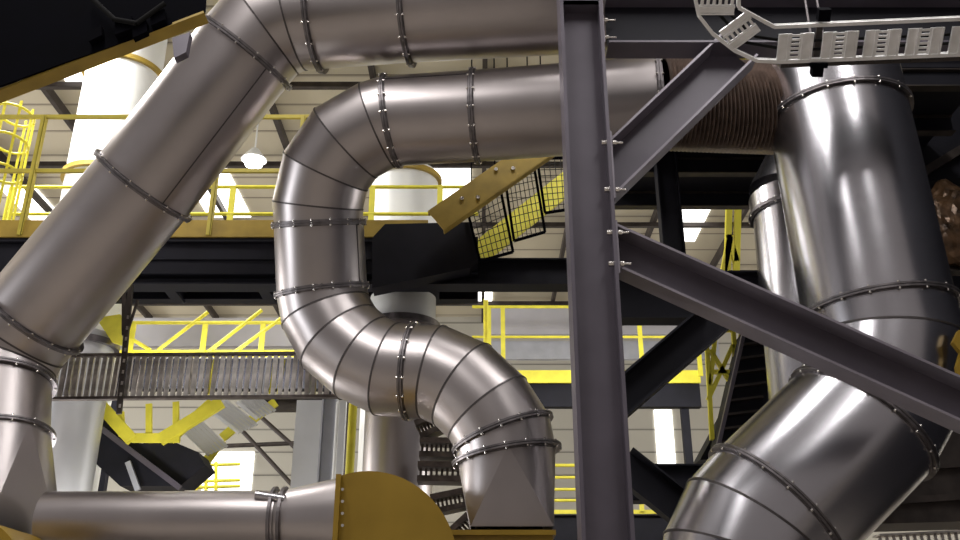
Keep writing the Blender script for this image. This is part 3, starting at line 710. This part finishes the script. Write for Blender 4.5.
for k in range(14): m.box(out[-2].lerp(out[-1], (k+.5)/14)+TC*.035+TN*.015, RX*.012, TC*.008, TN*.012)
m.build('joint_strip', 'brownsteel', t)
def plate(c, ax, ay, lw, ln):
    "slotted cross plate: ax along the run, ay across; folded sides and a ladder of slots in the middle"
    m = MB(); z = TN; s = ln/2
    for k in (-1, 1):
        m.box(c+ax*lw*.33*k, ax*lw*.10, ay*s, z*.006); m.box(c+ax*lw*.20*k-z*.010, ax*lw*.03, ay*s, z*.012); m.box(c+ax*lw*.46*k-z*.008, ax*lw*.025, ay*s, z*.012)
        m.box(c+ax*lw*.15*k, ax*lw*.035, ay*s, z*.005)
    for k in range(6): m.box(c+ay*(-s+ln*(k+.5)/6), ax*lw*.12, ay*ln*.042, z*.005)
    m.build('slotted_rung', 'zinc', t)
wd = (oc-T0).dot(TC); ln = wd*.74
for px in (794, 838, 880, 922, 965, 1008):
    c = T_(px, 47); plate(T0+RX*((c.x-T0.x)/RX.x)+TC*wd*.58+TN*.012, RX, TC, .30, ln)
cc = T_(756, 19); co = T_(724, 43); ay = (co-cc).normalized(); plate((cc+co)/2+TN*.012, ay.cross(TN), ay, .22, (co-cc).length*.86)
c0_, c1_ = T_(738, 2), T_(697, 2); ay = (c1_-c0_).normalized(); plate((c0_+c1_)/2+TN*.012, ay.cross(TN), ay, .22, (c1_-c0_).length*.88)
for k, f in enumerate((.45, .7)):
    pp = [inn[0].lerp(out[0], f), inn[1].lerp(out[1], f), inn[2].lerp(out[4], f), inn[2].lerp(out[-2], f)+V(.1, 0, 0), inn[-1].lerp(out[-1], f)]
    m = MB(); m.path([p+TN*.045 for p in pp], .014, n=8)
    tag(m.build('power_cable', 'cable', None, pp[1]), 'black cable lying in the bright curved cable tray, %s edge' % ('nearer its inner', 'nearer its outer')[k], 'cable', 'black cables in the curved cable tray')
t = thing('tray_hanger', T_(817, 60), 'dark strut hanger clamping the bright cable tray in front of the biggest duct', 'hanger')
X = T_(817, 60).x; TX = T0+RX*((X-T0.x)/RX.x)
for o_ in (-.05, .05):
    p = TX+RX*o_+TC*(wd*.5)+TN*.11; m = MB(); m.tube(p, V(p.x, p.y, 9.0), .012, n=8); m.build('threaded_rod', 'flange', t)
m = MB(); q0 = TX-TC*.08+TN*.10; m.bar(q0, q0+TC*(wd+.22), .05, .03, TN); m.build('strut_channel', 'brownsteel', t)
m = MB(); q0 = TX+TC*(wd+.01); m.box(q0+TC*.07+TN*.03, V(.045, 0, 0), TC*.06, TN*.05); m.box(q0+TC*.025+TN*.01, V(.07, 0, 0), TC*.02, TN*.05); m.build('clamp', 'black', t)
m = MB(); q0 = TX-TC*.03; m.box(q0-TC*.05+TN*.03, V(.05, 0, 0), TC*.05, TN*.04); m.build('clamp', 'black', t)
# small ladder tray bottom right
A = P(876, 536, 10.4); B = P(1000, 530, 10.4)
t = thing('slotted_tray', A, 'short slotted cable tray at the very bottom right corner', 'cable tray')
for dz in (0, .11):
    m = MB(); m.bar(A+V(0, 0, -dz), B+V(0, 0, -dz), .2, .02); m.build('side_rail', 'tray', t)
for k in range(18):
    p = A.lerp(B, (k+.5)/18); m = MB(); m.bar(p, p+V(0, 0, -.11), .03, .02, V(0, 1, 0)); m.build('rung', 'tray', t)
